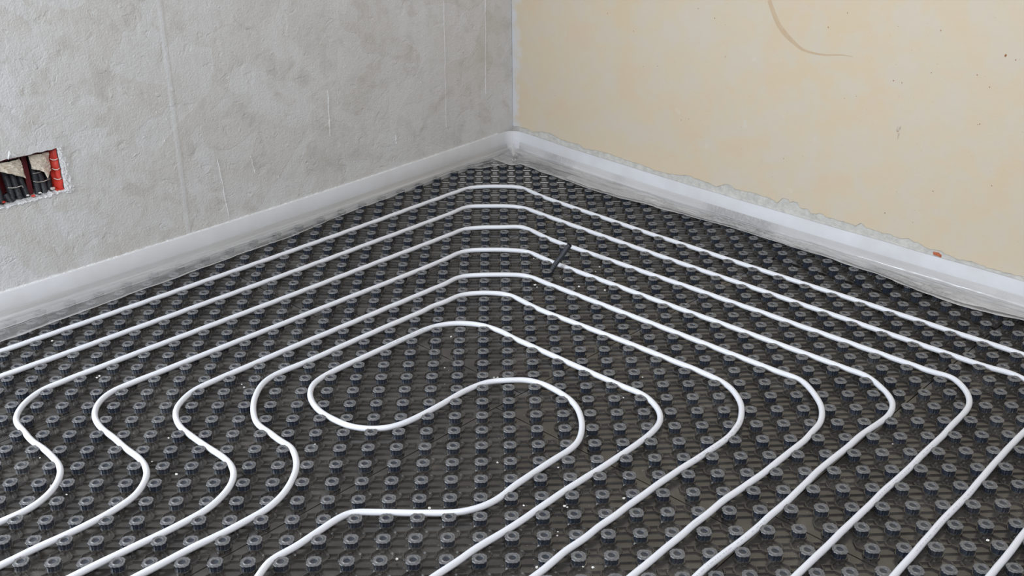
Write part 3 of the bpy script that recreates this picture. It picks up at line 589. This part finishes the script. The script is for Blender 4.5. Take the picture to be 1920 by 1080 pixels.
rl,ll=strip('L','grey-white foam edge strip with clear film along the foot of the grey plaster wall')
rr,lr=strip('R','bluish-white foam edge strip with milky crinkled film along the foot of the cream wall')
# crumpled upright lap of film where the two aprons meet
def lap():
    n,m=18,10; s=np.linspace(0,1,n)[:,None]; k=np.linspace(0,1,m)[None]
    U=UL-.9-1.6*s+.25*fnoise(s*4,51)*np.ones_like(k)-.1*k; V=VR-1.0-1.8*s*.8+.6*(k-.5)*(1-.3*s)
    Z=.034*(1-s)**1.6+.0285+.003*np.sin(k*9+s*7)+.002*fnoise(s*9+k*6,52)
    X,Y=PUV(U,V); mb=MB(); mb.grid(X-lr[0],Y-lr[1],Z-lr[2],0,np.stack([s+0*k,k*.1+0*s],-1)); o=mb.build('film_lap',m_filmr,rr,True)
lap()

# ---------------------------------------------------------------- corrugated conduits
def corr_tube(pts,r,pitch=.0032,n=14,open_top=False):
    q=catmull(pts,pitch/4); L=np.r_[0,np.cumsum(np.linalg.norm(np.diff(q,axis=0),axis=1))]
    R=r*(1-.075*(1+np.tanh(3*np.sin(2*np.pi*L/pitch)))/1)
    return tube(q,R,n,cap=not open_top)
sx,sy=STUB
pts=[(sx-.012,sy,-.002),(sx+.006,sy+.003,.032),(sx+.034,sy+.006,.072),(sx+.058,sy+.004,.110)]
v,f,uv=corr_tube(pts,.0095,.0052,16,True); mb=MB(); mb.add(v,f)
q=catmull(pts,.004); v2,f2,_=tube(q[-6:],.0072,14,cap=False); mb.add(v2,[x[::-1] for x in f2])
n=14; e=len(v2)-(n+1); mb.add([v2[e-3*(n+1)+k] for k in range(n)],[tuple(range(n))])
o=mb.build('corrugated_conduit_stub',m_cond,None,True); tag(o,'short black corrugated conduit stub standing up between the pipe runs','conduit')

def Wp(t,z,off): x,y,zz=wall('L',t,z,off); return (float(x),float(y),float(zz))
cond=[([(-2.03,.545,1.05),(-2.03,.462,1.0),(-2.06,.41,.85),(-2.12,.36,.75)],'left','right'),
([(-1.74,.54,1.1),(-1.72,.455,1.0),(-1.68,.40,.8),(-1.66,.352,.7)],'middle','right'),
([(-1.12,.53,1.25),(-1.15,.445,1.15),(-1.24,.40,1.0),(-1.33,.36,.9)],'right','right'),
([(-3.88,.545,1.1),(-3.84,.475,1.0),(-3.78,.42,.85),(-3.72,.355,.75)],'left','left'),
([(-3.45,.54,1.0),(-3.43,.457,.9),(-3.35,.40,.75),(-3.28,.350,.62)],'middle','left'),
([(-3.05,.535,1.1),(-2.98,.443,1.0),(-2.88,.40,.85),(-2.78,.356,.75)],'right','left')]
for pts,pos,bun in cond:
    v,f,uv=corr_tube([Wp(*p) for p in pts],.0105,.0042,14); o=mesh('corrugated_conduit',v,f,m_cond,smooth=True)
    tag(o,f'{pos} black corrugated conduit of the {bun} tied bundle in the wall niche','conduit','conduits in the wall niche')
v,f,uv=corr_tube([Wp(-4.15,.404,.7),Wp(-4.02,.385,.65),Wp(-3.84,.366,.55)],.0095,.0042,14); o=mesh('corrugated_conduit',v,f,m_cond,smooth=True)
tag(o,'cut black corrugated conduit end lying at the bottom left of the wall niche','conduit','conduits in the wall niche')
v,f,uv=corr_tube([Wp(-4.5,.43,.9),Wp(-4.46,.39,.8),Wp(-4.42,.35,.7)],.0105,.0042,14); o=mesh('corrugated_conduit',v,f,m_cond,smooth=True)
tag(o,'black corrugated conduit at the very left edge of the picture in the wall niche','conduit','conduits in the wall niche')

# red back box in the niche
loc=Wp(-3.2,.38,1.9); root=empty('junction_box',loc,'red plastic junction box set in the niche of the grey wall','junction box')
def slab(mb,t0,t1,z0,z1,o0,o1,nt=6,rnd=0):
    c=[(t,z,o) for t in (t0,t1) for z in (z0,z1) for o in (o0,o1)]
    v=[np.array(Wp(*p))-loc for p in c]; mb.add(v,[(0,1,3,2),(4,6,7,5),(0,4,5,1),(2,3,7,6),(0,2,6,4),(1,5,7,3)])
mb=MB(); slab(mb,-6.2,-.66,.374,.522,1.95,2.1); mb.build('back_panel',m_red_shade,root)
mb=MB(); slab(mb,-6.2,-.66,.512,.5185,.25,1.95); mb.build('top_panel',m_red_shade,root)
mb=MB()                                                            # rounded bright side wall with ribs
s=np.linspace(0,1,10)[None]; z=np.linspace(.383,.516,15)[:,None]
T=-.66-.42*np.sin(s*math.pi/2)*np.ones_like(z)-.03*np.sin(z*180); O=.16+1.5*(1-np.cos(s*math.pi/2))+0*z
O=O+.03*np.sin((z-.38)*150); P_=[np.array(Wp(t,q,o))-loc for t,q,o in zip(T.ravel(),(z+0*T).ravel(),O.ravel())]; P_=np.array(P_).reshape(15,10,3)
mb.grid(P_[...,0],P_[...,1],P_[...,2]); mb.build('side_panel',m_red,root,True)
for za in (.420,.452,.484):
    v,f,_=tube([np.array(Wp(t,za+.004*math.sin(t*9),o))-loc for t,o in ((-.68,.12),(-.80,.16),(-.93,.3),(-1.02,.5))],.0012,6); mesh('rib',v,f,m_wire,root)
mb=MB(); slab(mb,-2.66,-2.34,.38,.515,.9,1.95); mb.build('divider',m_red_shade,root)
mb=MB(); slab(mb,-1.1,-.66,.375,.386,.15,1.2); mb.build('bottom_lip',m_red,root)

def crumple(poly,off,label,seed):
    r=np.random.default_rng(seed); n,m=16,14
    P=np.array(poly,float); # poly: top-left, top-right, bottom points (right->left)
    top=np.array([P[0]+(P[1]-P[0])*k/(n-1) for k in range(n)]); b=P[2:][::-1]
    bot=np.array([[np.interp(k/(n-1),np.linspace(0,1,len(b)),b[:,0]),np.interp(k/(n-1),np.linspace(0,1,len(b)),b[:,1])] for k in range(n)])
    k=np.linspace(0,1,m)[:,None,None]; G=top[None]*(1-k)+bot[None]*k
    O=off+.16*fnoise(G[...,0]*3+G[...,1]*40,seed,3)+.05*r.normal(size=G.shape[:2])*.6-.25*np.sin(np.linspace(0,math.pi,n))[None]
    pts=np.array([Wp(a,b_,o) for a,b_,o in zip(G[...,0].ravel(),G[...,1].ravel(),O.ravel())]).reshape(m,n,3)
    mb=MB(); mb.grid(pts[...,0],pts[...,1],pts[...,2]); o=mb.build('paper_wrap',m_paper)
    md=o.modifiers.new('thick','SOLIDIFY'); md.thickness=.0012; tag(o,label,'paper')
crumple([(-2.3,.508),(-1.0,.505),(-1.05,.444),(-1.25,.438),(-1.47,.425),(-1.58,.448),(-1.95,.46),(-2.27,.464)],.62,'crumpled brown paper over the right bundle of conduits in the wall niche',11)
crumple([(-4.5,.508),(-2.85,.505),(-2.74,.440),(-3.0,.450),(-3.4,.460),(-3.7,.47),(-4.2,.48),(-4.5,.48)],.58,'crumpled brown paper over the left bundle of conduits in the wall niche',12)
for pts,lab in (([(-2.3,.424,.6),(-2.1,.419,.55),(-1.75,.417,.52),(-1.45,.417,.6),(-1.13,.414,.9)],'pale tie wire round the middle of the right conduit bundle in the niche'),
    ([(-2.2,.447,.7),(-1.95,.4455,.68),(-1.75,.4455,.7),(-1.6,.448,.8)],'short pale tie wire just under the paper of the right conduit bundle'),
    ([(-3.95,.423,.6),(-3.6,.420,.5),(-3.3,.421,.45),(-3.05,.418,.6),(-3.0,.410,.65)],'pale tie wire round the left conduit bundle in the niche')):
    v,f,_=tube(catmull([Wp(*p) for p in pts],.003),.0011,6); o=mesh('tie_wire',v,f,m_wire,smooth=True); tag(o,lab,'tie wire')
def lump(r,seed,flat=.6):
    g=np.random.default_rng(seed); import bmesh
    bm=bmesh.new(); bmesh.ops.create_icosphere(bm,subdivisions=2,radius=r)
    for v in bm.verts: v.co*=g.uniform(.62,1.15); v.co.z*=flat
    me=bpy.data.meshes.new('crumb'); bm.to_mesh(me); bm.free(); return me
for (t,z,o_,r_,m_,lab) in ((-2.59,.384,.1,.007,m_red,'red plastic chip on the niche sill between the two conduit bundles'),(-4.43,.386,.2,.006,m_red,'red plastic chip on the niche sill at the left edge of the picture'),(-2.85,.386,.3,.005,m_crumb,'white plaster crumb on the niche sill left of the red chip'),(-2.13,.387,.15,.005,m_crumb,'white plaster crumb on the niche sill right of the red chip'),(-1.23,.388,.3,.008,m_grey,'grey mortar lump in the right end of the niche below the red side')):
    me=lump(r_,int(-t*100)); me.materials.append(m_); o=bpy.data.objects.new('chip' if m_ is m_red else 'plaster_crumb',me); sc.collection.objects.link(o); o.location=Wp(t,z,o_+.2); tag(o,lab,'debris')

# ---------------------------------------------------------------- debris on the mat
cms=[lump(1,300+k,.7) for k in range(4)]
for me in cms: me.materials.append(m_crumb)
def where(x,y):
    if abs(x-.2)<.17 and 1.25<y<1.68: return 'around the foot of the black stub'
    if x<-.95: return 'by the outer pipes at far left'
    if x<-.6: return 'among the S-shaped pipe bends'
    if x<-.3: return 'left of the innermost loop'
    if y>.6 and x<.25: return 'within the innermost loop'
    if x<.25: return 'in the bottom centre'
    return 'between the diagonal pipes at right'
ORD=['first','second','third','fourth','fifth','sixth','seventh','eighth','ninth','tenth','eleventh','twelfth','thirteenth','fourteenth','fifteenth']
cl={}
for x,y in CRUMBS: cl.setdefault(where(x,y),[]).append((float(proj(np.float64(x),np.float64(y),.005)[0]),x,y))
k=0
for wtxt,L_ in cl.items():
    L_.sort()
    for n_,(px,x,y) in enumerate(L_):
        o=bpy.data.objects.new('plaster_crumb',cms[k%4]); k+=1; sc.collection.objects.link(o); s=random.uniform(.0018,.0038)
        o.scale=(s*1.2,s,s); o.rotation_euler=(0,0,random.uniform(0,6)); o.location=(x,y,.0062+s*.45)
        tag(o,f'white plaster crumb on the mat {wtxt}, {ORD[n_]} from left','crumb','plaster crumbs '+wtxt)
mb=MB(); base=np.array([v.co[:] for v in cms[0].vertices]); fc=[tuple(p.vertices) for p in cms[0].polygons]
ico=[(0,0,1),(.9,0,0),(0,.9,0),(-.9,0,0),(0,-.9,0)]; icf=[(0,1,2),(0,2,3),(0,3,4),(0,4,1)]
for k in range(900):
    u=random.gauss(0,9) if random.random()<.6 else random.uniform(-20,20); j=random.uniform(-1,34)
    if j-u>37 or j+u>38: continue
    x,y=P2(u,j); s=random.uniform(.0004,.0010); mb.add([(float(x)+a*s,float(y)+b*s,.0006+c*s) for a,b,c in ico],icf)
o=mb.build('plaster_dust',m_crumb); tag(o,'fine pale plaster grit scattered over the black mat','dust',kind='stuff')
